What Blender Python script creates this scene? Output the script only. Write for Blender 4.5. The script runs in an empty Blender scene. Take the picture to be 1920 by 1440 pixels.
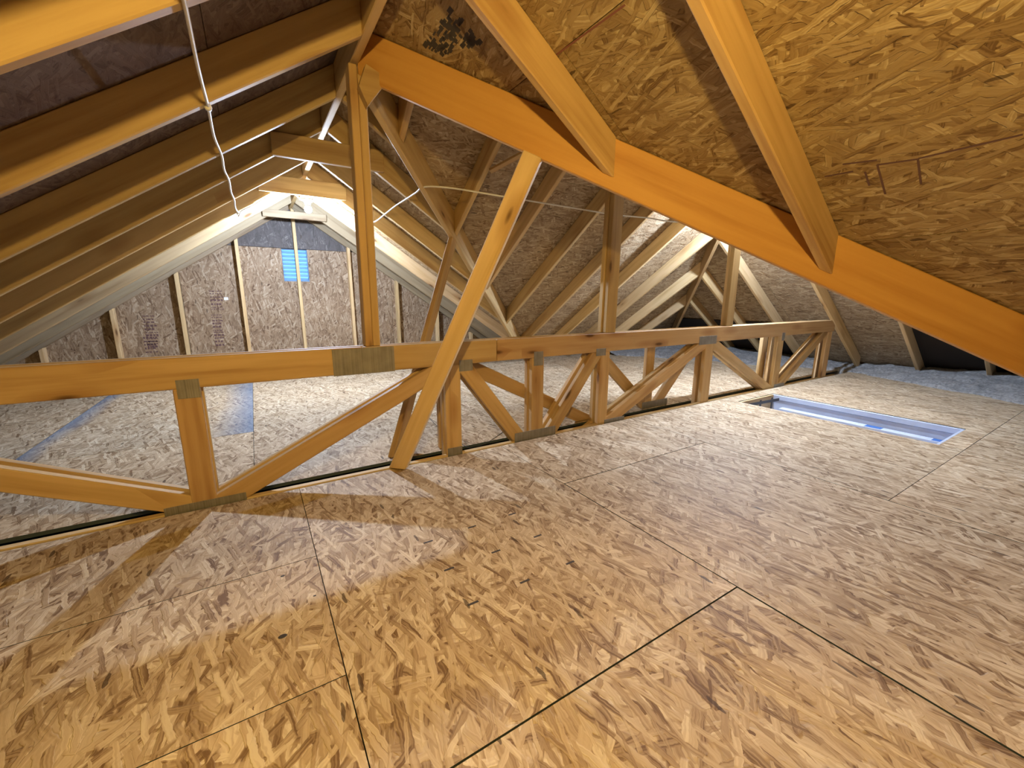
import bpy, bmesh, math, random
from mathutils import Vector, Matrix
random.seed(7)
C = bpy.context.scene
COL = C.collection
V = Vector

# ------------------------------------------------------------------ camera, world, exposure
H = 0.957                                     # eye height above the attic floor
YAW, PITCH, ROLL = math.radians(31.8122), math.radians(11.7710), math.radians(0.1267)
fw = V((math.sin(YAW)*math.cos(PITCH), math.cos(YAW)*math.cos(PITCH), -math.sin(PITCH)))
rt = V((math.cos(YAW), -math.sin(YAW), 0)); up = rt.cross(fw)
r2 = rt*math.cos(ROLL) + up*math.sin(ROLL); u2 = up*math.cos(ROLL) - rt*math.sin(ROLL)
cd = bpy.data.cameras.new('camera'); cam = bpy.data.objects.new('camera', cd); COL.objects.link(cam)
cd.sensor_width = 36; cd.lens = 36*771.62/1920; cd.clip_start = 0.02; cd.clip_end = 100
cam.matrix_world = Matrix(((r2.x, u2.x, -fw.x, 0), (r2.y, u2.y, -fw.y, 0), (r2.z, u2.z, -fw.z, H), (0, 0, 0, 1)))
C.camera = cam
w = bpy.data.worlds.new('sky'); C.world = w; w.use_nodes = True
w.node_tree.nodes['Background'].inputs[0].default_value = (0.16, 0.50, 1.0, 1)
w.node_tree.nodes['Background'].inputs[1].default_value = 2.2
C.view_settings.view_transform = 'Standard'; C.view_settings.look = 'None'
C.view_settings.gamma = 1; C.view_settings.use_curve_mapping = False
C.view_settings.exposure = 0.38
COOL, WARM = (0.76, 0.93, 1.24), (1.0, 0.66, 0.185)
POWER_GABLE, POWER_WING, POWER_NEAR = 4250, 5500, 2150      # emission strength of the three bare bulbs
C.cycles.max_bounces = 6; C.cycles.diffuse_bounces = 4; C.cycles.use_adaptive_sampling = True; C.cycles.adaptive_threshold = 0.09; C.cycles.adaptive_min_samples = 16; C.cycles.caustics_reflective = False; C.cycles.caustics_refractive = False; C.cycles.sample_clamp_indirect = 6
C.cycles.use_denoising = True

# ------------------------------------------------------------------ materials
def newmat(name):
    m = bpy.data.materials.new(name); m.use_nodes = True
    nt = m.node_tree; b = nt.nodes['Principled BSDF']
    return m, nt, b
class G:
    """small helper that wires shader nodes"""
    def __init__(s, nt): s.nt = nt
    def n(s, t, **k):
        o = s.nt.nodes.new(t)
        for a, v in k.items(): setattr(o, a, v)
        return o
    def l(s, a, b): s.nt.links.new(a, b)
    def put(s, sock, v):
        if hasattr(v, 'node'): s.l(v, sock)
        else: sock.default_value = v
    def math(s, op, a, b=0.0, c=None):
        o = s.n('ShaderNodeMath', operation=op); s.put(o.inputs[0], a); s.put(o.inputs[1], b)
        if c is not None: s.put(o.inputs[2], c)
        return o.outputs[0]
    def vec(s, op, a, b):
        o = s.n('ShaderNodeVectorMath', operation=op); s.put(o.inputs[0], a); s.put(o.inputs[1], b); return o.outputs[0]
    def mixf(s, f, a, b):
        o = s.n('ShaderNodeMix', data_type='FLOAT'); s.put(o.inputs[0], f); s.put(o.inputs[2], a); s.put(o.inputs[3], b); return o.outputs[0]
    def mixc(s, f, a, b, mode='MIX'):
        o = s.n('ShaderNodeMix', data_type='RGBA', blend_type=mode); s.put(o.inputs[0], f); s.put(o.inputs[6], a); s.put(o.inputs[7], b); return o.outputs[2]
    def ramp(s, f, stops):
        o = s.n('ShaderNodeValToRGB'); e = o.color_ramp.elements
        while len(e) < len(stops): e.new(0.5)
        for x, (p, c) in zip(e, stops): x.position = p; x.color = (*c, 1)
        s.put(o.inputs[0], f); return o.outputs[0]
    def noise(s, v, scale, detail=2, rough=0.5, dims='3D'):
        o = s.n('ShaderNodeTexNoise', noise_dimensions=dims); s.l(v, o.inputs['Vector'])
        o.inputs['Scale'].default_value = scale; o.inputs['Detail'].default_value = detail; o.inputs['Roughness'].default_value = rough
        return o.outputs[0]
    def coords(s, spread=37.0):
        tc = s.n('ShaderNodeTexCoord'); oi = s.n('ShaderNodeObjectInfo')
        r = s.math('MULTIPLY', oi.outputs['Random'], spread)
        cx = s.n('ShaderNodeCombineXYZ'); s.l(r, cx.inputs[0]); s.l(s.math('MULTIPLY', r, 1.7), cx.inputs[1]); s.l(s.math('MULTIPLY', r, 0.6), cx.inputs[2])
        return s.vec('ADD', tc.outputs['Object'], cx.outputs[0]), oi.outputs['Random'], tc.outputs['Object']

def osb(name, stops, bump=0.5, val=0.12, blue=None, size=1.22):
    """pressed strand board: five layers of rectangular strands turned to different angles"""
    m, nt, b = newmat(name); g = G(nt)
    p, rnd, obj = g.coords()
    nz = g.n('ShaderNodeTexNoise'); g.l(p, nz.inputs['Vector']); nz.inputs['Scale'].default_value = 5; nz.inputs['Detail'].default_value = 2
    p = g.vec('ADD', p, g.vec('MULTIPLY', g.vec('SUBTRACT', nz.outputs['Color'], (0.5, 0.5, 0.5)), (0.035, 0.035, 0)))
    nf = g.n('ShaderNodeTexNoise'); g.l(p, nf.inputs['Vector']); nf.inputs['Scale'].default_value = 55; nf.inputs['Detail'].default_value = 1
    p = g.vec('ADD', p, g.vec('MULTIPLY', g.vec('SUBTRACT', nf.outputs['Color'], (0.5, 0.5, 0.5)), (0.008, 0.008, 0)))
    tone = None; hgt = None
    for k, (ang, sx, sy, thr, dist) in enumerate([(0.1, 0.10, 0.024, 0, 9), (0.55, 0.115, 0.022, 0.30, 0.42), (-0.45, 0.13, 0.024, 0.35, 0.42), (1.25, 0.09, 0.020, 0.50, 0.40), (-0.12, 0.14, 0.019, 0.35, 0.42), (-0.95, 0.085, 0.018, 0.55, 0.40), (0.28, 0.13, 0.015, 0.5, 0.40), (-0.30, 0.10, 0.010, 0.78, 0.42)]):
        ro = g.n('ShaderNodeVectorRotate', rotation_type='Z_AXIS'); g.l(p, ro.inputs['Vector']); ro.inputs['Angle'].default_value = ang
        q = g.vec('MULTIPLY', g.vec('ADD', ro.outputs[0], (k*3.1, k*5.7, 0)), (1/(sx*size), 1/(sy*size), 0))
        vo = g.n('ShaderNodeTexVoronoi', voronoi_dimensions='2D', distance='CHEBYCHEV', feature='F1'); g.l(q, vo.inputs['Vector']); vo.inputs['Scale'].default_value = 1
        sp = g.n('ShaderNodeSeparateColor'); g.l(vo.outputs['Color'], sp.inputs[0])
        # grain running along this strand
        gr = g.n('ShaderNodeTexNoise', noise_dimensions='2D'); g.l(g.vec('MULTIPLY', q, (0.7, 4.0, 0)), gr.inputs['Vector']); gr.inputs['Scale'].default_value = 1; gr.inputs['Detail'].default_value = 1
        t = g.math('ADD', sp.outputs[0], g.math('MULTIPLY', g.math('SUBTRACT', gr.outputs[0], 0.5), 0.8))
        if tone is None: tone, hgt = t, sp.outputs[2]
        else:
            ed = g.n('ShaderNodeMapRange'); g.l(vo.outputs['Distance'], ed.inputs[0]); ed.inputs[1].default_value = dist-0.05; ed.inputs[2].default_value = dist+0.03; ed.inputs[3].default_value = 1; ed.inputs[4].default_value = 0
            mk = g.math('MULTIPLY', g.math('GREATER_THAN', sp.outputs[1], thr), ed.outputs[0])
            tone = g.mixf(g.math('MULTIPLY', mk, 0.9 if k < 7 else 0.6), tone, t); hgt = g.mixf(mk, hgt, g.math('ADD', g.math('MULTIPLY', sp.outputs[2], 0.7), 0.12*k))
    col = g.ramp(tone, stops)
    big = g.noise(p, 1.3, 2)
    col = g.mixc(1.0, col, g.ramp(big, [(0.25, (1-val*1.6,)*3), (0.75, (1+val*0.4,)*3)]), 'MULTIPLY')
    # sparse dark bark flecks
    ro = g.vec('MULTIPLY', p, (9, 42, 0)); vo = g.n('ShaderNodeTexVoronoi', voronoi_dimensions='2D'); g.l(ro, vo.inputs['Vector']); vo.inputs['Scale'].default_value = 1
    sp = g.n('ShaderNodeSeparateColor'); g.l(vo.outputs['Color'], sp.inputs[0])
    fl = g.math('MULTIPLY', g.math('GREATER_THAN', sp.outputs[0], 0.982), g.math('LESS_THAN', vo.outputs['Distance'], 0.24))
    col = g.mixc(g.math('MULTIPLY', fl, 0.75), col, (0.06, 0.035, 0.02, 1))
    if blue:                                  # blue sealer oversprayed along the two long edges of this one panel
        sx = g.n('ShaderNodeSeparateXYZ'); g.l(obj, sx.inputs[0])
        for e, wd, s_ in blue:
            d = g.math('MULTIPLY', g.math('SUBTRACT', sx.outputs[1], e), s_)
            d = g.math('ADD', d, g.math('MULTIPLY', g.math('SUBTRACT', big, 0.5), 0.12))
            mk = g.n('ShaderNodeMapRange'); g.l(d, mk.inputs[0]); mk.inputs[1].default_value = 0; mk.inputs[2].default_value = wd; mk.inputs[3].default_value = 0.75; mk.inputs[4].default_value = 0
            col = g.mixc(mk.outputs[0], col, (0.13, 0.215, 0.34, 1))
    g.l(col, b.inputs['Base Color']); b.inputs['Roughness'].default_value = 0.62; b.inputs['Specular IOR Level'].default_value = 0.25
    bp = g.n('ShaderNodeBump'); bp.inputs['Strength'].default_value = bump; bp.inputs['Distance'].default_value = 0.004
    g.l(hgt, bp.inputs['Height']); g.l(bp.outputs[0], b.inputs['Normal'])
    return m

def lumber(name, c0, c1, dark, var=0.25, knots=0.8):
    """sawn softwood: grain along local X, a few knots, a tint of its own for each board"""
    m, nt, b = newmat(name); g = G(nt)
    p, rnd, obj = g.coords()
    q = g.vec('MULTIPLY', p, (1.2, 22, 22))
    n1 = g.noise(q, 1.0, 4, 0.6)
    q2 = g.vec('MULTIPLY', p, (0.5, 7, 7)); n2 = g.noise(q2, 1.0, 2)
    # knots: distance to sparse points, warps the grain round them
    kq = g.vec('MULTIPLY', p, (2.6, 9, 9)); vo = g.n('ShaderNodeTexVoronoi'); g.l(kq, vo.inputs['Vector']); vo.inputs['Scale'].default_value = 1
    sp = g.n('ShaderNodeSeparateColor'); g.l(vo.outputs['Color'], sp.inputs[0])
    d = g.math('ADD', vo.outputs['Distance'], g.math('MULTIPLY', g.math('LESS_THAN', sp.outputs[0], 1-0.42*knots), 9.0))
    t = g.math('ADD', g.math('MULTIPLY', n1, 0.75), g.math('MULTIPLY', n2, 0.45))
    wv = g.math('SINE', g.math('ADD', g.math('MULTIPLY', n2, 34.0), g.math('MULTIPLY', n1, 5.0)))
    t = g.math('ADD', t, g.math('MULTIPLY', wv, 0.055))
    col = g.ramp(t, [(0.34, dark), (0.54, c0), (0.78, c1)])
    halo = g.n('ShaderNodeMapRange'); g.l(d, halo.inputs[0]); halo.inputs[1].default_value = 0.16; halo.inputs[2].default_value = 0.42; halo.inputs[3].default_value = 0.55; halo.inputs[4].default_value = 0
    col = g.mixc(halo.outputs[0], col, (dark[0]*0.85, dark[1]*0.72, dark[2]*0.6, 1))
    kn = g.n('ShaderNodeMapRange'); g.l(d, kn.inputs[0]); kn.inputs[1].default_value = 0.07; kn.inputs[2].default_value = 0.15; kn.inputs[3].default_value = 0.85; kn.inputs[4].default_value = 0
    col = g.mixc(kn.outputs[0], col, (0.10, 0.045, 0.018, 1))
    hs = g.n('ShaderNodeHueSaturation'); g.l(col, hs.inputs['Color'])
    g.l(g.math('ADD', 0.5 - 0.005, g.math('MULTIPLY', rnd, 0.010)), hs.inputs['Hue'])
    g.l(g.math('ADD', 1 - var*0.5, g.math('MULTIPLY', g.math('FRACT', g.math('MULTIPLY', rnd, 7.3)), var)), hs.inputs['Value'])
    g.l(hs.outputs[0], b.inputs['Base Color']); b.inputs['Roughness'].default_value = 0.6; b.inputs['Specular IOR Level'].default_value = 0.25
    bp = g.n('ShaderNodeBump'); bp.inputs['Strength'].default_value = 0.25; bp.inputs['Distance'].default_value = 0.002
    g.l(n1, bp.inputs['Height']); g.l(bp.outputs[0], b.inputs['Normal'])
    return m

def plain(name, col, rough=0.6, metal=0.0, noise=None, emit=None):
    m, nt, b = newmat(name); g = G(nt)
    b.inputs['Base Color'].default_value = (*col, 1); b.inputs['Roughness'].default_value = rough; b.inputs['Metallic'].default_value = metal
    if noise:
        tc = g.n('ShaderNodeTexCoord'); n = g.noise(tc.outputs['Object'], noise[0], 4, 0.6)
        c = g.ramp(n, [(0.3, tuple(x*noise[1] for x in col)), (0.7, col)]); g.l(c, b.inputs['Base Color'])
        bp = g.n('ShaderNodeBump'); bp.inputs['Strength'].default_value = noise[2]; bp.inputs['Distance'].default_value = 0.01; g.l(n, bp.inputs['Height']); g.l(bp.outputs[0], b.inputs['Normal'])
    if emit:
        b.inputs['Emission Color'].default_value = (*emit[0], 1); b.inputs['Emission Strength'].default_value = emit[1]
    return m

FL = [(0.0, (0.20, 0.120, 0.062)), (0.16, (0.37, 0.258, 0.15)), (0.5, (0.545, 0.418, 0.27)), (0.8, (0.65, 0.525, 0.36)), (1.0, (0.77, 0.66, 0.48))]
M_FLOOR = osb('osb_floor', FL, 0.55)
M_FLOOR_B = osb('osb_floor_blue_edged', FL, 0.55, blue=[(-0.61, 0.13, 1.0), (0.61, 0.26, -1.0)])
M_ROOF = osb('osb_roof', [(0.0, (0.15, 0.09, 0.042)), (0.15, (0.25, 0.165, 0.08)), (0.5, (0.335, 0.24, 0.125)), (0.8, (0.40, 0.30, 0.165)), (1.0, (0.52, 0.42, 0.26))], 0.9)
M_ROOF_W = osb('osb_roof_wing', [(0.0, (0.17, 0.10, 0.05)), (0.15, (0.28, 0.185, 0.10)), (0.5, (0.37, 0.265, 0.155)), (0.8, (0.44, 0.33, 0.20)), (1.0, (0.56, 0.45, 0.30))], 0.9)
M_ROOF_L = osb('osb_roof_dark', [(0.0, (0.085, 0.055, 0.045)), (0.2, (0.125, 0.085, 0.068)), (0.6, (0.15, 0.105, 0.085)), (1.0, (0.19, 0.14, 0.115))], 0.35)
M_WALL = osb('osb_wall', [(0.0, (0.13, 0.076, 0.042)), (0.14, (0.235, 0.155, 0.092)), (0.5, (0.325, 0.228, 0.142)), (0.8, (0.395, 0.295, 0.195)), (1.0, (0.52, 0.42, 0.30))], 0.6)
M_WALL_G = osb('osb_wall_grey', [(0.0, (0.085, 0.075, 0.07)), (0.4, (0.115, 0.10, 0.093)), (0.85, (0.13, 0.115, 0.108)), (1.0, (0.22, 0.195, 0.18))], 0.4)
M_WOOD = lumber('spruce', (0.50, 0.34, 0.155), (0.60, 0.425, 0.205), (0.36, 0.215, 0.09))
M_WOOD_P = lumber('spruce_pale', (0.65, 0.465, 0.235), (0.73, 0.55, 0.31), (0.48, 0.31, 0.14))
M_WOOD_T = lumber('truss_pine', (0.56, 0.375, 0.18), (0.65, 0.455, 0.235), (0.39, 0.225, 0.095), 0.22, 1.5)
M_WOOD_G = lumber('glare_cut_spruce', (0.30, 0.225, 0.135), (0.36, 0.28, 0.175), (0.22, 0.155, 0.085))  # boards nearest the gable: colour darkened to hold back the bulb's glare
M_WOOD_M = lumber('glare_eased_spruce', (0.41, 0.30, 0.16), (0.48, 0.365, 0.20), (0.30, 0.20, 0.09))  # left rafter just past the bulb: colour lowered against its glare
M_WOOD_V = lumber('valley_fir', (0.56, 0.31, 0.085), (0.63, 0.37, 0.11), (0.47, 0.24, 0.06), 0.12, 0.35)
M_FELT = plain('roofing_felt', (0.025, 0.018, 0.014), 0.9)
M_DARK = plain('dark_void', (0.02, 0.018, 0.017), 0.95)
M_EDGE = plain('sealed_panel_edge', (0.045, 0.060, 0.055), 0.8)
M_CABLE = plain('cable_sheath', (0.78, 0.78, 0.76), 0.45)
M_WHITE = plain('white_plastic', (0.8, 0.8, 0.78), 0.4)
M_PAINT = plain('white_painted_board', (0.62, 0.70, 0.86), 0.5, noise=(9, 0.88, 0.05))
M_INS = plain('blown_insulation', (0.40, 0.39, 0.375), 1.0, noise=(38, 0.45, 0.9))
M_BLUE = plain('blue_label', (0.05, 0.16, 0.46), 0.5)
M_STEEL = plain('dark_steel', (0.12, 0.115, 0.11), 0.45, 0.8)
M_INK = plain('black_ink', (0.055, 0.05, 0.055), 0.8)
M_INK_R = plain('faded_red_ink', (0.20, 0.075, 0.065), 0.8)
M_INK_G = plain('faded_stamp_ink', (0.12, 0.065, 0.065), 0.9)
M_WIRE = plain('black_wire', (0.02, 0.02, 0.02), 0.5)
M_STK = plain('paper_sticker', (0.75, 0.76, 0.78), 0.6)
def plate_mat():
    m, nt, b = newmat('galvanised_plate'); g = G(nt)
    tc = g.n('ShaderNodeTexCoord'); q = g.vec('MULTIPLY', tc.outputs['Object'], (160, 1, 60))
    vo = g.n('ShaderNodeTexVoronoi', voronoi_dimensions='3D'); g.l(q, vo.inputs['Vector']); vo.inputs['Scale'].default_value = 1
    n = g.noise(tc.outputs['Object'], 14, 3)
    c = g.ramp(g.math('ADD', g.math('MULTIPLY', vo.outputs['Distance'], 0.35), g.math('MULTIPLY', n, 0.6)), [(0.25, (0.20, 0.19, 0.175)), (0.75, (0.36, 0.345, 0.32))])
    g.l(c, b.inputs['Base Color']); b.inputs['Metallic'].default_value = 0.35; b.inputs['Roughness'].default_value = 0.55
    bp = g.n('ShaderNodeBump'); bp.inputs['Strength'].default_value = 0.35; bp.inputs['Distance'].default_value = 0.003; g.l(vo.outputs['Distance'], bp.inputs['Height']); g.l(bp.outputs[0], b.inputs['Normal'])
    return m
M_PLATE = plate_mat()
def slat_mat():
    m = bpy.data.materials.new('translucent_louvre'); m.use_nodes = True; nt = m.node_tree; g = G(nt)
    b = nt.nodes['Principled BSDF']; nt.nodes.remove(b); out = nt.nodes['Material Output']
    t = g.n('ShaderNodeBsdfTranslucent'); t.inputs[0].default_value = (0.55, 0.75, 0.9, 1)
    d = g.n('ShaderNodeBsdfDiffuse'); d.inputs[0].default_value = (0.35, 0.45, 0.55, 1)
    mx = g.n('ShaderNodeMixShader'); mx.inputs[0].default_value = 0.35; g.l(t.outputs[0], mx.inputs[1]); g.l(d.outputs[0], mx.inputs[2]); g.l(mx.outputs[0], out.inputs[0])
    return m
M_SLAT = slat_mat()
def bulb_mat(name, col, s): return plain(name, (0.9, 0.9, 0.9), 0.3, emit=(col, s))

# ------------------------------------------------------------------ object helpers
WORLD = {}
def link(name, me, mats, M=None, parent=None):
    o = bpy.data.objects.new(name, me); COL.objects.link(o)
    if me is not None and mats:
        for m in (mats if isinstance(mats, (list, tuple)) else [mats]): me.materials.append(m)
    M = M or Matrix.Identity(4)
    WORLD[o] = M
    if parent is not None:
        o.parent = parent; o.matrix_parent_inverse = Matrix.Identity(4); o.matrix_basis = WORLD[parent].inverted() @ M
    else: o.matrix_basis = M
    return o
def tag(o, label=None, cat=None, group=None, kind=None):
    if label: o['label'] = label
    if cat: o['category'] = cat
    if group: o['group'] = group
    if kind: o['kind'] = kind
    return o
def empty(name, loc):
    return link(name, None, None, Matrix.Translation(V(loc)))
def mesh_of(bm, name):
    bmesh.ops.recalc_face_normals(bm, faces=bm.faces[:])
    me = bpy.data.meshes.new(name); bm.to_mesh(me); bm.free(); return me
def frame(o, x, z):
    x = V(x).normalized(); y = V(z).cross(x).normalized(); z = x.cross(y)
    return Matrix(((x.x, y.x, z.x, o[0]), (x.y, y.y, z.y, o[1]), (x.z, y.z, z.z, o[2]), (0, 0, 0, 1)))
def bevel(bm, w, seg=1):
    bmesh.ops.bevel(bm, geom=bm.edges[:], offset=w, segments=seg, affect='EDGES', profile=0.5, clamp_overlap=True)
HEX = [(0, 1, 3, 2), (4, 6, 7, 5), (0, 4, 5, 1), (2, 3, 7, 6), (0, 2, 6, 4), (1, 5, 7, 3)]
def stick(name, a, b, upv, depth, thick, mat, parent=None, cutA=None, cutB=None, base='bottom', bev=0.004):
    """a sawn board from a to b (points on its bottom centre line, or its axis); ends square or cut by a (point, normal) plane"""
    a, b = V(a), V(b); x = (b-a).normalized(); z = (V(upv) - x*V(upv).dot(x)).normalized(); y = z.cross(x)
    off = z*depth/2 if base == 'bottom' else V((0, 0, 0))
    mid = (a+b)/2 + off; M = frame(mid, x, z); Mi = M.inverted()
    L = (b-a).length/2; pts = []
    for s, cut in ((-1, cutA), (1, cutB)):
        for ty in (-thick/2, thick/2):
            for tz in (-depth/2, depth/2):
                px = s*L
                if cut:
                    cp = Mi @ V(cut[0]); cn = Mi.to_3x3() @ V(cut[1])
                    px = cp.x - ((ty-cp.y)*cn.y + (tz-cp.z)*cn.z)/cn.x
                pts.append(V((px, ty, tz)))
    bm = bmesh.new(); vs = [bm.verts.new(p) for p in pts]
    for f in HEX: bm.faces.new([vs[i] for i in f])
    if bev: bevel(bm, bev)
    return link(name, mesh_of(bm, name), mat, M, parent)
def prism(name, poly, M, t0, t1, mats, parent=None, side=None, bev=0.0):
    """polygon in local XY, extruded between local z t0 and t1; side faces may take the second material"""
    bm = bmesh.new(); lo = [bm.verts.new((x, y, t0)) for x, y in poly]; hi = [bm.verts.new((x, y, t1)) for x, y in poly]
    bm.faces.new(lo[::-1]); bm.faces.new(hi); n = len(poly)
    for i in range(n):
        f = bm.faces.new((lo[i], lo[(i+1) % n], hi[(i+1) % n], hi[i]))
        if side: f.material_index = 1
    if bev: bevel(bm, bev)
    return link(name, mesh_of(bm, name), mats, M, parent)
def box(name, lo, hi, mat, parent=None, bev=0.003):
    lo, hi = V(lo), V(hi); c = (lo+hi)/2; h = (hi-lo)/2
    bm = bmesh.new(); bmesh.ops.create_cube(bm, size=2); bmesh.ops.scale(bm, vec=h, verts=bm.verts[:])
    if bev: bevel(bm, min(bev, min(h)*0.6))
    return link(name, mesh_of(bm, name), mat, Matrix.Translation(c), parent)
def lathe(name, prof, M, mat, parent=None, n=24):
    bm = bmesh.new(); rings = []
    for r, z in prof:
        rings.append([bm.verts.new((r*math.cos(2*math.pi*i/n), r*math.sin(2*math.pi*i/n), z)) for i in range(n)] if r > 1e-6 else [bm.verts.new((0, 0, z))])
    for A, B in zip(rings, rings[1:]):
        for i in range(n):
            j = (i+1) % n
            if len(A) == 1 and len(B) > 1: bm.faces.new((A[0], B[i], B[j]))
            elif len(B) == 1 and len(A) > 1: bm.faces.new((A[i], A[j], B[0]))
            elif len(A) > 1: bm.faces.new((A[i], A[j], B[j], B[i]))
    me = mesh_of(bm, name)
    for f in me.polygons: f.use_smooth = True
    return link(name, me, mat, M, parent)
def tube(name, pts, r, mat, parent=None, n=8, sub=6):
    """round cable through points, smoothed"""
    P = [V(p) for p in pts]; Q = []
    for i in range(len(P)-1):
        p0, p1, p2, p3 = P[max(i-1, 0)], P[i], P[i+1], P[min(i+2, len(P)-1)]
        for k in range(sub):
            t = k/sub; Q.append(0.5*((2*p1) + (p2-p0)*t + (2*p0-5*p1+4*p2-p3)*t*t + (3*p1-p0-3*p2+p3)*t**3))
    Q.append(P[-1]); bm = bmesh.new(); rings = []
    o = Q[0].copy()
    for i, q in enumerate(Q):
        d = (Q[min(i+1, len(Q)-1)] - Q[max(i-1, 0)]).normalized(); a = d.orthogonal().normalized() if i == 0 else (pa - d*pa.dot(d)).normalized()
        pa = a; b = d.cross(a)
        rings.append([bm.verts.new(q - o + (a*math.cos(2*math.pi*k/n) + b*math.sin(2*math.pi*k/n))*r) for k in range(n)])
    for A, B in zip(rings, rings[1:]):
        for k in range(n): bm.faces.new((A[k], A[(k+1) % n], B[(k+1) % n], B[k]))
    bm.faces.new(rings[0][::-1]); bm.faces.new(rings[-1])
    me = mesh_of(bm, name)
    for f in me.polygons: f.use_smooth = True
    return link(name, me, mat, Matrix.Translation(o), parent)
def clip(poly, a, b, c):
    """keep the part of a polygon where a*x + b*y <= c"""
    out = []
    for i in range(len(poly)):
        p, q = poly[i], poly[(i+1) % len(poly)]
        dp, dq = a*p[0]+b*p[1]-c, a*q[0]+b*q[1]-c
        if dp <= 0: out.append(p)
        if (dp < 0 < dq) or (dq < 0 < dp):
            t = dp/(dp-dq); out.append((p[0]+(q[0]-p[0])*t, p[1]+(q[1]-p[1])*t))
    return out
def clip_convex(poly, conv, inset=0.0):
    cx = sum(p[0] for p in conv)/len(conv); cy = sum(p[1] for p in conv)/len(conv)
    for i in range(len(conv)):
        p, q = conv[i], conv[(i+1) % len(conv)]
        nx, ny = q[1]-p[1], p[0]-q[0]; l = math.hypot(nx, ny); nx /= l; ny /= l
        c = nx*p[0]+ny*p[1]
        if nx*cx+ny*cy > c: nx, ny, c = -nx, -ny, -c
        poly = clip(poly, nx, ny, c-inset)
        if len(poly) < 3: return []
    return poly
def area(p): return abs(sum(p[i][0]*p[(i+1) % len(p)][1]-p[(i+1) % len(p)][0]*p[i][1] for i in range(len(p))))/2

# ------------------------------------------------------------------ the roof's geometry (8 in 12 pitch)
T = 2/3; COS = 1/math.sqrt(1+T*T); SIN = T*COS
XR, YC, XE, HB, DP = 0.5325, 2.3175, 3.95, 2.052, 0.168      # main ridge, wing ridge, end of the wing ridge, underside apex, plumb rafter depth
HS = HB + DP
YG = 6.10; Y0, Y1 = -3.2, 6.32
SLOPES = {   # down-slope direction in plan, plan polygon
    'left': ((-1, 0), [(XR, Y0), (XR, Y1), (-3.0, Y1), (-3.0, Y0)]),
    'right_far': ((1, 0), [(XR, YC), (4.2, YC+4.2-XR), (4.2, Y1), (XR, Y1)]),
    'right_near': ((1, 0), [(XR, YC), (4.2, YC-4.2+XR), (4.2, Y0), (XR, Y0)]),
    'wing_far': ((0, 1), [(XR, YC), (XE, YC), (7.62, YC+7.62-XE), (4.2, YC+4.2-XR)]),
    'wing_near': ((0, -1), [(XR, YC), (XE, YC), (7.62, YC-7.62+XE), (4.2, YC-4.2+XR)]),
    'hip': ((1, 0), [(XE, YC), (7.62, YC+7.62-XE), (7.62, YC-7.62+XE)]),
}
def ridge_of(key): return {'left': (XR, 0), 'right_far': (XR, 0), 'right_near': (XR, 0), 'wing_far': (0, YC), 'wing_near': (0, YC), 'hip': (XE, 0)}[key]
def roof(key, courses, phase, nm, mat):
    (dx, dy), poly = SLOPES[key]; ox, oy = ridge_of(key)
    # slope frame: local X along the ridge, local Y down the slope, local Z out of the roof
    yv = V((dx*COS, dy*COS, -SIN)); zv = V((dx*SIN, dy*SIN, COS)); xv = yv.cross(zv)
    def uv(p):
        d = (p[0]-ox)*dx + (p[1]-oy)*dy
        return ((p[0]-ox)*xv.x + (p[1]-oy)*xv.y, d/COS)
    O = V((ox, oy, HS)); cv = [uv(p) for p in poly]
    M = Matrix(((xv.x, yv.x, zv.x, O.x), (xv.y, yv.y, zv.y, O.y), (xv.z, yv.z, zv.z, O.z), (0, 0, 0, 1)))
    root = prism(nm, cv, M, 0.016, 0.024, [M_FELT]); tag(root, kind='structure')
    root['label'] = {'left': 'dark sloping roof underside left of the ridge, behind the long rafters', 'right_far': 'sloping roof underside right of the ridge near the gable wall', 'right_near': 'large sloping strand board roof underside above the diagonal valley beam', 'wing_far': 'sloping roof underside of the side wing beyond the truss', 'wing_near': 'sloping roof underside of the side wing hidden behind the valley beam', 'hip': 'sloping end of the side wing above the grey insulation'}[key]
    umin, umax = min(p[0] for p in cv), max(p[0] for p in cv)
    cs = [d/COS for d in courses]
    for i in range(len(cs)-1):
        u = umin - 2.438*2 + (phase + 1.219*(i % 2)) % 2.438
        while u < umax:
            r = [(u, cs[i]), (u+2.438, cs[i]), (u+2.438, cs[i+1]), (u, cs[i+1])]
            r = [(max(u, min(u+2.438, x))+(0.0015 if x == u else -0.0015), y+(0.0015 if y == cs[i] else -0.0015)) for x, y in r]
            r = clip_convex(r, cv, 0.002)
            if len(r) > 2 and area(r) > 0.004:
                c = (sum(p[0] for p in r)/len(r), sum(p[1] for p in r)/len(r))
                prism('roof_panel', [(x-c[0], y-c[1]) for x, y in r], M @ Matrix.Translation((c[0], c[1], 0)), 0, 0.012, [mat], root)
            u += 2.438
    return root, M
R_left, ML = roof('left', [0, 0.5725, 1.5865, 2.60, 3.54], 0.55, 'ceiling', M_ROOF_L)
R_rf, _ = roof('right_far', [0, 0.5425, 1.5565, 2.57, 3.70], 0.9, 'ceiling', M_ROOF_W)
R_rn, MRN = roof('right_near', [0, 0.5425, 1.5565, 2.57, 3.70], 2.1515, 'ceiling', M_ROOF)
R_wf, _ = roof('wing_far', [0, 0.5125, 1.5265, 2.54, 3.70], 1.5, 'ceiling', M_ROOF_W)
R_wn, _ = roof('wing_near', [0, 0.5125, 1.5265, 2.54, 3.70], 0.2, 'ceiling', M_ROOF_W)
R_hp, MHP = roof('hip', [0, 0.6, 1.614, 2.628, 3.70], 0.7, 'ceiling', M_ROOF_W)

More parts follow.
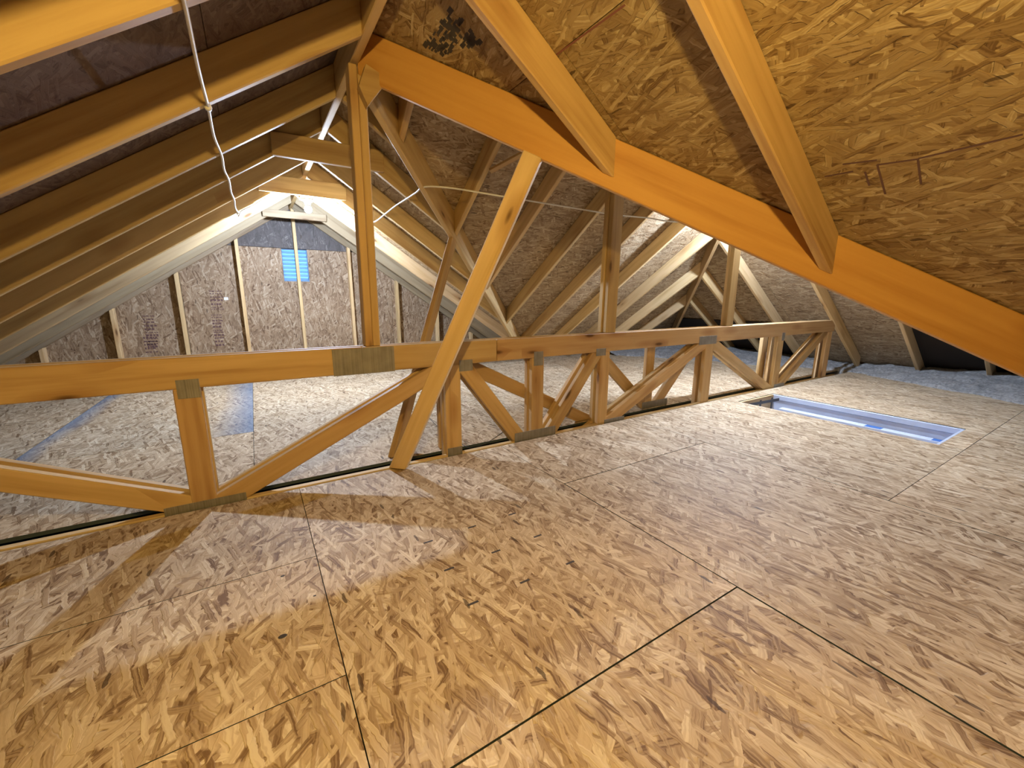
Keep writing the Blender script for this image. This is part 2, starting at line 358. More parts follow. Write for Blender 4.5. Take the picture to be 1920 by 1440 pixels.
# ------------------------------------------------------------------ floor
HX0, HX1, HY0, HY1 = 3.825, 4.470, 0.717, 2.096              # attic hatch opening
bm = bmesh.new()
def addbox(bm, lo, hi):
    g = bmesh.ops.create_cube(bm, size=1)
    for v in g['verts']:
        v.co = V([(lo[i]+hi[i])/2 + v.co[i]*(hi[i]-lo[i]) for i in range(3)])
for lo, hi in [((-3.1, -3.3, -0.34), (HX0-0.03, 6.4, -0.30)), ((HX1+0.03, -3.3, -0.34), (7.75, 6.4, -0.30)), ((HX0-0.03, -3.3, -0.34), (HX1+0.03, HY0-0.03, -0.30)), ((HX0-0.03, HY1+0.03, -0.34), (HX1+0.03, 6.4, -0.30)), ((HX0-0.03, HY0-0.03, -0.36), (HX1+0.03, HY1+0.03, -0.32))]:
    addbox(bm, lo, hi)
floor = link('floor', mesh_of(bm, 'floor'), M_DARK); tag(floor, 'attic floor of strand board panels with thin dark seams', kind='structure')
def fpanel(poly, mat=None, gap=0.0015):
    c = (sum(p[0] for p in poly)/len(poly), sum(p[1] for p in poly)/len(poly))
    # local X along world Y: the strands run along the panel's length
    M = Matrix(((0, 1, 0, c[0]), (1, 0, 0, c[1]), (0, 0, -1, 0), (0, 0, 0, 1)))
    return prism('floor_panel', [(y-c[1], x-c[0]) for x, y in poly], M, 0, 0.018, [mat or M_FLOOR, M_EDGE], floor, side=True)
def frect(x0, x1, y0, y1, mat=None, g=0.0014): return fpanel([(x0+g, y0+g), (x1-g, y0+g), (x1-g, y1-g), (x0+g, y1-g)], mat)
YN, YF = 2.236, 2.354                          # floor edges on the two sides of the truss
XN = [-2.95, -2.334, -1.115, 0.106, 1.297, 2.522, 3.756, 4.975, 6.19, 6.95]
for i, ys in enumerate([[-0.3, YN], [-0.9, 1.30, YN], [-1.455, 0.983, 1.573, YN], [-1.8, 0.64, YN], [-0.87, 1.57, YN], [-1.84, 0.60, YN], None, [-1.2, 0.6, YN], [-0.5, 1.4, YN]]):
    if ys is None: continue
    ys = [-3.1] + [y for y in ys]
    for a, b in zip(ys, ys[1:]):
        wide = 0.0036 if i in (3, 4) and b < 1.6 else 0.0014
        frect(XN[i], XN[i+1], a, b, g=wide)
frect(3.756, 4.975, -3.1, -1.2); frect(3.756, 4.975, -1.2, 0.60)
frect(3.756, HX0+0.0014, 0.60, YN)
fpanel([(HX0+0.002, 0.602), (4.973, 0.602), (4.973, YN-0.002), (HX0+0.002, YN-0.002), (HX0+0.002, HY1), (HX1, HY1), (HX1, HY0), (HX0+0.002, HY0)])
XF = [-2.95, -2.53, -1.31, -0.090, 1.129, 2.348, 3.567, 4.786, 6.00, 6.95]
for i in range(9):
    ys = [YF, 3.43, 5.868, 6.2] if i % 2 == 0 else [YF, 4.65, 6.2]
    for k, (a, b) in enumerate(zip(ys, ys[1:])):
        frect(XF[i], XF[i+1], a, b, M_FLOOR_B if (i == 2 and k == 1) else None)
# short ink dashes stamped on the floor in a grid, and three dark knots
E_CAM = V((0, 0, H))
def pix(x, y):                                   # direction through a point of the 1920 x 1440 frame
    return (r2*((x-960)/771.62) - u2*((y-720)/771.62) + fw)
def on_plane(x, y, n, d):
    r = pix(x, y); n = V(n); return E_CAM + r*((d - n.dot(E_CAM))/n.dot(r))
for x, y in [(803, 1016), (885, 988), (960, 964), (842, 1067), (930, 1034), (1008, 1005), (887, 1131), (984, 1090), (1069, 1055)]:
    p = on_plane(x, y, (0, 0, 1), 0)
    box('ink_dash', (p.x-0.019, p.y-0.0042, -0.001), (p.x+0.019, p.y+0.0042, 0.0006), M_INK, floor, 0)
for x, y, r in [(530, 1193, 0.012), (530, 1080, 0.007), (590, 1117, 0.005)]:
    p = on_plane(x, y, (0, 0, 1), 0)
    lathe('knot', [(0, 0.0006), (r*0.6, 0.0006), (r, 0.0003), (r*1.05, -0.001)], Matrix.Translation(p) @ Matrix.Scale(0.7, 4, (0, 1, 0)), M_INK, floor, 10)

# ------------------------------------------------------------------ gable wall with its studs
wall = box('wall_back', (-3.0, YG+0.205, -0.3), (4.3, YG+0.215, -0.29), M_DARK, None, 0); tag(wall, 'strand board gable wall with upright studs and louvred vent', kind='structure')
VX0, VX1, VZ0, VZ1 = 0.383, 0.680, 1.166, 1.566
WM = Matrix(((0, 1, 0, 0), (0, 0, 1, YG+0.089), (1, 0, 0, 0), (0, 0, 0, 1)))       # local X = up, local Y = world X
def gable_clip(poly, drop):                       # poly in (world X, Z)
    poly = clip(poly, T, 1, HS-drop+T*XR); return clip(poly, -T, 1, HS-drop-T*XR)
def wpanel(poly, mat, parent):
    poly = gable_clip(poly, 0.004)
    if len(poly) < 3: return
    c = (sum(p[0] for p in poly)/len(poly), sum(p[1] for p in poly)/len(poly))
    prism('wall_panel', [(z-c[1], x-c[0]) for x, z in poly], WM @ Matrix.Translation((c[1], c[0], 0)), 0, 0.012, [mat], parent)
ZS = 1.572
for x0, x1 in [(-2.9, -1.9), (-1.9, -0.682), (1.756, 2.975), (2.975, 3.9)]:
    wpanel([(x0+0.002, -0.1), (x1-0.002, -0.1), (x1-0.002, ZS), (x0+0.002, ZS)], M_WALL, wall)
XM = 0.537
wpanel([(-0.68, -0.1), (XM-0.002, -0.1), (XM-0.002, VZ0), (VX0, VZ0), (VX0, ZS), (-0.68, ZS)], M_WALL, wall)
wpanel([(XM+0.002, -0.1), (1.754, -0.1), (1.754, ZS), (VX1, ZS), (VX1, VZ0), (XM+0.002, VZ0)], M_WALL, wall)
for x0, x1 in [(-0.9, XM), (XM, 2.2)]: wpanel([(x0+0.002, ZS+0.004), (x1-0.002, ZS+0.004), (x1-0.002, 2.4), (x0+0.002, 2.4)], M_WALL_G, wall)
# outer siding behind the sheathing, left open at the vent
def siding(poly):
    poly = gable_clip(poly, -0.03); c = (0, 0)
    prism('siding', [(z, x) for x, z in poly], WM, 0.03, 0.05, [M_FELT], wall)
for p in ([(-3, -0.3), (VX0, -0.3), (VX0, 2.5), (-3, 2.5)], [(VX1, -0.3), (4.3, -0.3), (4.3, 2.5), (VX1, 2.5)], [(VX0, -0.3), (VX1, -0.3), (VX1, VZ0), (VX0, VZ0)], [(VX0, VZ1), (VX1, VZ1), (VX1, 2.5), (VX0, 2.5)]): siding(p)
for x in [-1.91, -1.32, -0.722, -0.107, 0.528, 1.165, 1.80, 2.41, 2.99]:
    xc = x+0.019; side = -1 if xc < XR else 1
    top = HB + 0.0 - T*abs(xc-XR)
    stick('wall_stud', (xc, YG+0.0445, 0.0), (xc, YG+0.0445, top), (0, -1, 0), 0.089, 0.038, M_WOOD_P, wall, None, ((xc, 0, top), (side*T, 0, 1)), 'axis')
# faint printed grade marks on the panels (too small to read in the photograph)
def stamp(px, py, rows, wpx, seedv):
    rr = random.Random(seedv); p = on_plane(px, py, (0, 1, 0), YG+0.0885); q = on_plane(px+wpx, py, (0, 1, 0), YG+0.0885); W = q.x-p.x
    bm = bmesh.new(); z = 0
    for k in range(rows):
        x = 0; hgt = rr.choice([0.010, 0.014, 0.02])
        while x < W*rr.uniform(0.75, 1.0):
            l = rr.uniform(0.008, 0.03); addbox(bm, (x, -0.0006, z-hgt), (min(x+l, W), 0.001, z)); x += l+rr.uniform(0.004, 0.012)
        z -= hgt + rr.uniform(0.010, 0.03)
    o = link('grade_stamp', mesh_of(bm, 'grade_stamp'), M_INK_G, Matrix.Translation(p), wall); o['kind'] = 'stuff'
stamp(267, 592, 11, 24, 1); stamp(268, 632, 5, 26, 5); stamp(392, 545, 7, 24, 2); stamp(396, 590, 11, 20, 3); stamp(822, 560, 8, 18, 4)
p = on_plane(424, 560, (0, 1, 0), YG+0.0885); box('paper_sticker', (p.x-0.022, YG+0.0875, p.z-0.016), (p.x+0.022, YG+0.0892, p.z+0.016), M_STK, wall, 0)
# the wall behind the camera closes the room
wf = box('wall_front', (-3.1, Y0-0.03, -0.3), (4.3, Y0, 2.4), M_WALL, None, 0); tag(wf, 'strand board gable wall behind the camera', kind='structure')
# blown insulation is laid further down; louvred vent in the gable
vent = empty('gable_vent', ((VX0+VX1)/2, YG+0.1, VZ0)); tag(vent, 'blue louvred vent letting daylight through the gable wall', 'vent')
for lo, hi in [((VX0, YG+0.090, VZ0), (VX1, YG+0.135, VZ0+0.010)), ((VX0, YG+0.090, VZ1-0.010), (VX1, YG+0.135, VZ1)), ((VX0, YG+0.090, VZ0+0.010), (VX0+0.008, YG+0.135, VZ1-0.010)), ((VX1-0.008, YG+0.090, VZ0+0.010), (VX1, YG+0.135, VZ1-0.010))]:
    box('vent_frame', lo, hi, M_SLAT, vent, 0.001)
ns = 8; pitch = (VZ1-VZ0-0.02)/ns
for k in range(ns):
    z = VZ0+0.010+pitch*(k+0.42)
    stick('louvre_slat', (VX0+0.008, YG+0.112, z), (VX1-0.008, YG+0.112, z), (0, 0.62, 0.78), pitch*0.98, 0.003, M_SLAT, vent, None, None, 'axis', 0)

# ------------------------------------------------------------------ ridge, valley and hip boards
def top(name, label, cat, o, group=None): return tag(o, label, cat, group)
rb = stick('ridge_board', (XR, Y0+0.02, HB-0.005), (XR, YG+0.09, HB-0.005), (0, 0, 1), 0.163, 0.038, M_WOOD); top(0, 'long main ridge board running overhead to the gable wall', 'ridge board', rb)
cr = stick('ridge_board', (XR+0.02, YC, HB-0.005), (XE+0.01, YC, HB-0.005), (0, 0, 1), 0.163, 0.038, M_WOOD_P); top(0, 'ridge board of the side wing, behind the orange valley beam', 'ridge board', cr)
S2 = math.sqrt(0.5); VD, VOFF = 0.192, 0.044
def diag_board(name, x0, y0, sy, run, mat, label, cat, start=0.03):
    """board in the vertical plane at 45 degrees in plan, under a valley or a hip"""
    a = V((x0+start*S2, y0+sy*start*S2, HB-VOFF-T*start*S2)); b = V((x0+run*S2, y0+sy*run*S2, HB-VOFF-T*run*S2)); d = V((S2, sy*S2, 0))
    o = stick(name, a, b, (0, 0, 1), VD, 0.038, mat, None, (a, d), (b, d)); return tag(o, label, cat)
diag_board('valley_beam', XR, YC, -1, 4.30, M_WOOD_V, 'big smooth orange valley beam crossing diagonally above the floor truss', 'beam', 0.035)
diag_board('valley_beam', XR, YC, 1, 4.30, M_WOOD, 'thin brown valley board sloping from king post down to truss behind it', 'beam', 0.035)
diag_board('hip_board', XE, YC, 1, 4.30, M_WOOD, 'slender hip board sloping down the far corner of the side wing', 'beam')
diag_board('hip_board', XE, YC, -1, 4.30, M_WOOD, 'hip board of the side wing hidden behind the orange valley beam', 'beam')

# ------------------------------------------------------------------ rafters
HVT = 0.019*math.sqrt(2)
def rafter(plan0, plan1, ridge_h_at, cut0, cut1, mat, label, group, name='rafter'):
    """plan0 (top) -> plan1 (bottom); height of the underside given by ridge_h_at(plan)"""
    a = V((*plan0, ridge_h_at(plan0))); b = V((*plan1, ridge_h_at(plan1)))
    o = stick(name, a, b, (0, 0, 1), 0.139, 0.038, mat, None, (a, cut0), (b, cut1), bev=0.0045)
    return tag(o, label, 'rafter', group)
hl = lambda p: HB - T*(XR-p[0]); hr = lambda p: HB - T*(p[0]-XR); hw = lambda p: HB - T*(p[1]-YC); hh = lambda p: HB - T*(p[0]-XE); hn = lambda p: HB - T*(YC-p[1])
GL = 'rafters on the left roof slope'; GR = 'rafters on the right slope by the gable'; GN = 'jack rafters ending on the orange valley beam'; GW = 'jack rafters on the far slope of the side wing'; GH = 'jack rafters on the end slope of the side wing'
EX = (1, 0, 0); EY = (0, 1, 0)
LEFT = [(1.417, 'bright knotty rafter cropped by the top left corner of the photo'), (2.042, 'left slope rafter that has the white cable knotted round its lower edge'), (2.689, 'left slope rafter next beyond the one with the cable knot'), (3.237, 'left slope rafter carrying the upper collar tie near the king post'), (3.888, 'left slope rafter between the two collar ties'), (4.465, 'left slope rafter at the bulb, cable running along its lower edge'), (5.110, 'pale brightly lit left slope rafter just beyond the bare gable bulb'), (5.720, 'left slope rafter carrying the short tie close to the gable wall'), (YG+0.065, 'left gable end rafter on top of the wall studs'),
        (0.807, 'left slope rafter above the camera, in front of the cropped corner one'), (0.197, 'left slope rafter overhead, beside the warm bulb'), (-0.413, 'left slope rafter behind the camera and the warm bulb')]
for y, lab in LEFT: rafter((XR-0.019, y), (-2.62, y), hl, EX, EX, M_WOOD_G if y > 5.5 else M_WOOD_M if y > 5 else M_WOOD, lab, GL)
VY = YC-XR
RIGHT = [(2.700, 'shortest right slope rafter, high behind the king post'), (3.237, 'right slope rafter under the end of the upper collar tie'), (3.900, 'right slope rafter with bright lower edge, between the collar ties'), (4.450, 'right slope rafter that carries the cable away from the bulb'), (5.110, 'broad pale right slope rafter lit just beyond the bare gable bulb'), (5.720, 'right slope rafter carrying the short tie close to the gable wall'), (YG+0.065, 'right gable end rafter on top of the wall studs')]
for y, lab in RIGHT:
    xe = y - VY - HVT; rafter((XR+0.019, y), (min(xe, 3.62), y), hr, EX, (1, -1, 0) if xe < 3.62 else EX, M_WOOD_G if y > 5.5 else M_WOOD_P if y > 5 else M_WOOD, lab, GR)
for y, lab in [(1.437, 'thick yellow rafter meeting the orange beam at its middle'), (0.808, 'thick yellow rafter meeting the orange beam furthest right'), (0.197, 'yellow jack rafter overhead, right of the camera')]:
    xe = YC+XR-y-HVT; rafter((XR+0.019, y), (xe, y), hr, EX, (1, 1, 0), M_WOOD, lab, GN)
WING = [(0.846, 'very short yellow jack high beside the king post'), (1.456, 'wing jack ending where the brown brace meets the thin valley board'), (2.061, 'wing jack directly right of the slanted yellow brace'), (2.661, 'wing jack whose foot reaches the lower end of the thin valley board'), (3.271, 'wing jack passing behind the middle of the left wing post'), (3.891, 'wing jack with glowing lower edge where the white cable disappears'), (4.491, 'broad bright wing jack joining the top of the hip board'), (5.111, 'wing jack joining the hip board halfway, second from its top'), (5.721, 'lowest and shortest wing jack, in the dark corner of eave and hip')]
for x, lab in WING:
    yt = YC+0.019 if x < XE-0.05 else YC+(x-XE)+HVT
    yb = x+VY-HVT; full = yb > 5.36
    rafter((x, yt), (x, min(yb, 5.36)), hw, EY if x < XE-0.05 else (1, -1, 0), EY if full else (1, -1, 0), M_WOOD_P if x > 3.5 else M_WOOD, lab, GW)
HIPJ = [(1.617, 'end slope jack at the edge of the black eave, under the orange beam'), (2.252, 'end slope jack that meets the right end of the floor truss'), (2.965, 'end slope jack right of the second post'), (3.511, 'end slope jack passing behind the second post'), (4.02, 'short end slope jack left of the second post'), (1.02, 'end slope jack low in the dark eave below the orange beam')]
for y, lab in HIPJ:
    xt = XE+abs(y-YC)+(HVT if abs(y-YC) > 0.1 else 0.03)
    rafter((xt, y), (7.0, y), hh, (1, -1, 0) if y > YC+0.1 else ((1, 1, 0) if y < YC-0.1 else EX), EX, M_WOOD_P if y < 3.3 else M_WOOD, lab, GH)

# collar ties
def tie(x0, x1, z, h, y0, y1, label, mat=None):
    poly = gable_clip([(x0, z), (x1, z), (x1, z+h), (x0, z+h)], 0.02)
    cx = sum(p[0] for p in poly)/len(poly); cz = sum(p[1] for p in poly)/len(poly)
    o = prism('collar_tie', [(x-cx, zz-cz) for x, zz in poly], frame((cx, (y0+y1)/2, cz), (1, 0, 0), (0, -1, 0)), -(y1-y0)/2, (y1-y0)/2, [mat or M_WOOD], None, bev=0.003)
    return tag(o, label, 'collar tie', 'collar ties under the main ridge')
tie(0.205, 0.90, 1.834, 0.139, 3.180, 3.218, 'upper dark collar tie crossing under the ridge left of the king post')
tie(0.151, 0.872, 1.869, 0.139, 4.408, 4.446, 'lower dark collar tie with glowing edge just above the bulb')
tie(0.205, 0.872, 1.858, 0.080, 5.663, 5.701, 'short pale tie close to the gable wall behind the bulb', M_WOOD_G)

# ------------------------------------------------------------------ the floor truss (three plies)
truss = empty('floor_truss', (1.5, 2.25, 0)); tag(truss, 'long waist-high wooden truss with zigzag webs crossing the attic floor', 'truss')
ZC0, ZC1 = 0.566, 0.704; P1, P2, P3 = 2.264, 2.330, 2.396    # chord heights, ply centre lines
TH = 0.038
def chord(x0, x1, y, z0, z1, cut0=None, cut1=None, nm='top_chord', mat=None):
    return stick(nm, (x0, y, (z0+z1)/2), (x1, y, (z0+z1)/2), (0, 0, 1), z1-z0, TH, mat or M_WOOD_T, truss, cut0, cut1, 'axis')
cl = ((-1.52, 0, 0.70), (-T, 0, 1))
chord(-1.6, 0.4688, P1, ZC0, ZC1, cl); chord(0.4702, 1.280, P1, ZC0, ZC1); chord(1.2835, 6.075, P1, ZC0, ZC1)
chord(-1.6, 1.9, P2, ZC0, ZC1, cl); chord(1.9015, 6.05, P2, ZC0, ZC1)
chord(-2.45, 6.30, P1, -0.085, 0.004, nm='bottom_chord', mat=M_WOOD_P); chord(-2.45, 6.30, P2, -0.15, -0.061, nm='bottom_chord', mat=M_WOOD)
WEBK = [0]
def web(x0, z0, x1, z1, y, wd=0.092, nm='diagonal_web', lo=None, hi=ZC0, mat=None):
    """web member along an axis in the truss plane, ends cut level with the chords"""
    lo = lo if lo is not None else (-0.06 if y == P2 else 0.004); WEBK[0] += 1; y = y + 0.0006*(WEBK[0] % 5) + 0.0005
    d = V((x1-x0, 0, z1-z0)).normalized(); a = V((x0, y, z0)); b = V((x1, y, z1))
    return stick(nm, a, b, (-d.z, 0, d.x) if abs(d.x) > 0.05 else (-1, 0, 0), wd, TH, mat or M_WOOD_T, truss, ((0, 0, lo), (0, 0, 1)) if z0 < 0.15 else None, ((0, 0, hi), (0, 0, 1)) if z1 > 0.45 else None, 'axis')
def vert(x0, x1, y, hi=ZC0): return stick('vertical_web', ((x0+x1)/2, y, -0.06 if y == P2 else 0.004), ((x0+x1)/2, y, hi), (-1, 0, 0), x1-x0, TH, M_WOOD_T, truss, None, None, 'axis')
for y, dx in ((P1, 0), (P2, 0.004)):
    for x0, x1 in [(-0.333, -0.236), (0.925, 1.026), (1.553, 1.650), (2.172, 2.268), (3.47, 3.590), (4.74, 4.865), (5.90, 6.03)]: vert(x0+dx, x1+dx, y)
    web(-0.32, 0.015, -1.42, 0.535, y)                         # webs named from the left of the photograph
    web(-0.17, 0.03, 0.90, 0.545, y)
    web(1.452, 0.03, 1.060, 0.545, y)
    web(1.735, 0.03, 2.135, 0.545, y)
    web(2.33, 0.03, 3.43, 0.545, y)
    web(4.62, 0.03, 3.61, 0.545, y)
    web(4.95, 0.03, 5.83, 0.545, y)
web(2.10, 0.045, 1.16, 0.520, P3); web(2.86, 0.03, 2.27, 0.545, P3); vert(2.845, 2.945, P3); web(3.03, 0.03, 3.52, 0.545, P3)
vert(4.70, 4.80, P3); vert(0.93, 1.02, P3)
chord(0.6, 3.9, P3, ZC0, ZC1-0.03)
def plate(x0, x1, z0, z1, y=P1, ang=0.0):
    c = ((x0+x1)/2, y-TH/2-0.001, (z0+z1)/2)
    o = prism('connector_plate', [(-(x1-x0)/2, -(z1-z0)/2), ((x1-x0)/2, -(z1-z0)/2), ((x1-x0)/2, (z1-z0)/2), (-(x1-x0)/2, (z1-z0)/2)],
              Matrix.Translation(c) @ Matrix.Rotation(ang, 4, 'Y') @ Matrix.Rotation(math.pi/2, 4, 'X'), -0.0012, 0.0012, [M_PLATE], truss, bev=0.0008); return o
plate(0.317, 0.632, 0.562, 0.700); plate(-0.318, -0.236, 0.523, 0.607); plate(-0.432, -0.122, -0.020, 0.036); plate(1.018, 1.108, 0.523, 0.592)
plate(0.928, 1.026, -0.012, 0.050); plate(1.415, 1.760, -0.022, 0.062); plate(1.565, 1.640, 0.512, 0.607); plate(2.125, 2.222, 0.538, 0.592)
plate(2.24, 2.46, -0.02, 0.03); plate(3.360, 3.622, 0.550, 0.626); plate(2.82, 3.155, -0.02, 0.062, P3); plate(4.815, 4.875, 0.515, 0.60)
plate(4.78, 5.00, -0.012, 0.035)

# ------------------------------------------------------------------ king post, posts and braces standing on the truss
kp = empty('king_post', (0.525, 2.29, ZC1)); tag(kp, 'tall doubled king post from truss up to the main ridge', 'post')
for (xb, xt) in ((0.506, 0.516), (0.5445, 0.5545)):
    stick('post_stud', (xb, 2.290, ZC1+0.001), (xt, 2.290, 2.03 if xb < 0.53 else 1.985), (0, -1, 0), 0.082, 0.0375, M_WOOD, kp, None, None if xb < 0.53 else ((xt, 0, 1.985), (0.5, 0, 1)), 'axis')
pc = [on_plane(x, y, (0, 1, 0), 2.20) for x, y in [(686, 119), (729, 148), (690, 199), (673, 160)]]
c = sum(pc, V((0, 0, 0)))/4
blk = prism('gusset_block', [(p.x-c.x, p.z-c.z) for p in pc], frame((c.x, 2.224, c.z), (1, 0, 0), (0, -1, 0)), -0.022, 0.024, [M_WOOD], None, bev=0.0015); tag(blk, 'short tilted wood block nailed to the top of the king post', 'block')
ps = empty('wing_post', (2.27, 2.29, ZC1)); tag(ps, 'thin post on the truss, left one under the side wing', 'post')
stick('post_stud', (2.2665, 2.268, ZC1+0.001), (2.2905, 2.268, HB-0.006), (0, -1, 0), 0.040, 0.100, M_WOOD, ps, None, None, 'axis')
stick('post_stud', (2.255, 2.309, ZC1+0.001), (2.279, 2.309, HB-0.006), (0, -1, 0), 0.040, 0.100, M_WOOD, ps, None, None, 'axis')
ps = empty('wing_post', (3.83, 2.29, ZC1)); tag(ps, 'thin dark post on the truss, right one under the side wing', 'post')
stick('post_stud', (3.815, 2.268, ZC1+0.001), (3.812, 2.268, HB-0.006), (0, -1, 0), 0.040, 0.108, M_WOOD, ps, None, None, 'axis')
stick('post_stud', (3.840, 2.309, ZC1+0.001), (3.837, 2.309, HB-0.006), (0, -1, 0), 0.040, 0.100, M_WOOD_P, ps, None, None, 'axis')
d45 = V((S2, -S2, 0)); n45 = V((1, 1, 0))
vdir = V((S2, -S2, -T*S2)).normalized(); vn = n45.cross(vdir)
a = V((0.612, 2.218, 0.006)); b = V((1.152, 1.678, 1.592))
ax = (b-a).normalized(); wv = n45.normalized().cross(ax)
br = stick('diagonal_brace', a, b, wv, 0.092, 0.038, M_WOOD_P, None, (a, (0, 0, 1)), (b, vn), 'axis'); tag(br, 'slanted bright yellow brace in front of the truss, propping the orange beam', 'brace')
a = V((0.655, 2.440, 0.004)); b = V((1.425, 3.210, 1.412)); m45 = V((-1, 1, 0)).normalized(); ax = (b-a).normalized()
vd1 = V((S2, S2, -T*S2)).normalized()
br = stick('diagonal_brace', a, b, m45.cross(ax), 0.088, 0.038, M_WOOD, None, (a, (0, 0, 1)), (b, m45.cross(vd1)), 'axis'); tag(br, 'slanted brown brace behind the truss, propping the thin valley board', 'brace')

wp0, wp1 = on_plane(918, 319, (0, T, 1), HB+T*YC-0.002), on_plane(992, 279, (0, T, 1), HB+T*YC-0.002)
la = stick('lath', wp0, wp1, (0, -SIN, -COS), 0.020, 0.034, M_WOOD, None, None, None, 'bottom', 0.002); tag(la, 'thin slanting lath high behind the top of the yellow brace', 'lath')

# ------------------------------------------------------------------ lamps
def lamp(name, loc, axis, col, power, label, r=0.030):
    """porcelain lampholder with a bare bulb; loc = where it is fixed, axis = the way the bulb points"""
    t = empty(name, loc); tag(t, label, 'lamp', 'bare bulb lampholders')
    M = frame(loc, V(axis).orthogonal(), axis)
    lathe('lamp_base', [(0, 0), (0.056, 0), (0.058, 0.006), (0.054, 0.014), (0.034, 0.022), (0.026, 0.040), (0.024, 0.050), (0, 0.050)], M, M_WHITE, t)
    lathe('bulb_housing', [(0.013, 0.049), (0.014, 0.055), (0.019, 0.063), (0.0245, 0.0705)], M, M_WHITE, t)
    lathe('bulb', [(0.0245, 0.071), (0.0288, 0.080), (0.0305, 0.091), (0.0295, 0.102), (0.0250, 0.112), (0.0160, 0.1195), (0.0060, 0.1222), (0, 0.1225)], M, bulb_mat(name+'_glow', col, power), t)
    return t
mb = box('mounting_board', (0.48, 4.446, 1.864), (0.60, 4.62, 1.902), M_WOOD); tag(mb, 'short board fixed behind the lower collar tie, holding the gable bulb', 'board')
lamp('gable_lamp', (0.542, 4.525, 1.864), (0, 0, -1), COOL, POWER_GABLE, 'bare white bulb glowing in front of the gable wall')
wz = hh((4.05, 2.245))
wl = lamp('wing_lamp', (4.05, 2.245, wz-0.045), (0, 0, -1), COOL, POWER_WING, 'bare bulb under the side wing ridge, hidden behind the orange beam')
lathe('junction_box', [(0, 0), (0.05, 0), (0.05, 0.045), (0, 0.045)], Matrix.Translation((4.05, 2.245, wz-0.045)), M_STEEL, wl, 8)
bl = stick('blocking', (-0.03, 0.178, hl((-0.03, 0))+0.0), (-0.03, -0.394, hl((-0.03, 0))+0.0), (-T*COS, 0, COS), 0.038, 0.12, M_WOOD); tag(bl, 'flat blocking between two left slope rafters above the camera', 'board')
lamp('near_lamp', (-0.03+0.0, 0.0, hl((-0.03, 0))), (T*COS, 0, -COS), WARM, POWER_NEAR, 'warm bare bulb above the camera on the left slope')

# ------------------------------------------------------------------ cables
zc = lambda y, x=-0.055: hl((x, y))-0.006
yy = [-0.30, 0.197, 0.807, 1.417, 2.042, 2.689, 3.237, 3.888, 4.465]; cp = []
for i, y in enumerate(yy):
    x = -0.062 + 0.04*max(0, i-4)/4
    cp.append((x, y, zc(y, x)))
    if i < len(yy)-1: cp.append((x+random.uniform(-0.003, 0.003), (y+yy[i+1])/2, zc(y, x)-random.uniform(0, 0.006)))
cp += [(-0.018, 4.458, zc(0, -0.018)-0.03), (0.01, 4.447, zc(0, 0.01)-0.006), (0.10, 4.452, zc(0, 0.10)-0.012), (0.19, 4.465, zc(0, 0.19)-0.006), (0.36, 4.475, zc(0, 0.34)-0.004), (0.487, 4.52, 1.856)]
ca = tube('cable', cp, 0.0055, M_CABLE); tag(ca, 'white cable crossing under the left slope rafters to the gable bulb', 'cable')
for y, x in ((2.042, -0.062), (4.465, -0.024)):
    lathe('cable_staple', [(0.004, -0.012), (0.012, -0.010), (0.013, 0.0), (0.012, 0.010), (0.004, 0.012)], Matrix.Translation((x, y, zc(y, x)-0.002)) @ Matrix.Rotation(math.pi/2, 4, 'X'), M_CABLE, ca, 8)
def pt(x, y, Y): return tuple(on_plane(x, y, (0, 1, 0), Y))
rp = lambda x: (x, 4.455, hr((x, 0))-0.006)
cp = [(0.597, 4.52, 1.856), (0.70, 4.47, hr((0.70, 0))-0.008), rp(0.80), (0.86, 4.458, hr((0.86, 0))-0.012), rp(0.95), rp(1.06), *[tuple(on_plane(x, y, (T, 0, 1), HB+T*XR-o)) for x, y, o in ((704, 415, 0.010), (720, 403, 0.014), (740, 387, 0.016), (760, 374, 0.020), (780, 361, 0.035))], pt(797, 350, 2.80), pt(850, 353, 2.70), pt(935, 367, 2.55), pt(1045, 385, 2.47), pt(1150, 402, 2.40), pt(1210, 408, 2.33), pt(1290, 415, 2.20), (3.75, 2.10, 1.74), (4.0, 2.21, 1.955)]
cb = tube('cable', cp, 0.0055, M_CABLE); tag(cb, 'white cable looping from the gable bulb past the posts to the side wing', 'cable')
wp = [on_plane(x, y, (0, 0, 1), 0.003) for x, y in [(806, 785), (820, 799), (850, 822), (866, 833), (884, 840), (905, 834), (926, 822), (948, 806)]]
wr = tube('wire', [tuple(p) for p in wp], 0.0018, M_WIRE, n=6); tag(wr, 'thin black wire lying curled on the floor behind the truss', 'wire')

# ------------------------------------------------------------------ attic ladder hatch
hx = empty('attic_hatch', ((HX0+HX1)/2, (HY0+HY1)/2, -0.3)); tag(hx, 'long open floor hatch with white box and folded attic ladder', 'hatch')
e = 0.0015
box('jamb', (HX1-0.022, HY0+e, -0.05), (HX1-e, HY1-e, -0.004), M_PAINT, hx); box('jamb', (HX1-0.014, HY0+e, -0.30), (HX1-e, HY1-e, -0.052), M_PAINT, hx)
box('jamb', (HX0+e, HY0+e, -0.30), (HX0+0.020, HY1-e, -0.004), M_PAINT, hx)
o = box('jamb', (HX0+0.021, HY1-0.020, -0.30), (HX1-0.023, HY1-e, -0.004), M_WOOD_P, hx); o['label'] = 'bare tan end board'
box('jamb', (HX0+0.021, HY0+e, -0.30), (HX1-0.023, HY0+0.020, -0.004), M_PAINT, hx)
box('hatch_door', (HX0+0.025, HY0+0.025, -0.30), (HX1-0.027, HY1-0.025, -0.28), M_PAINT, hx)
for x0, x1 in ((HX0+0.09, HX0+0.115), (4.365, 4.395)):
    r_ = box('ladder_rail', (x0-0.05, HY0+0.06, -0.20), (x1, HY1-0.14, -0.102), M_PAINT, hx)
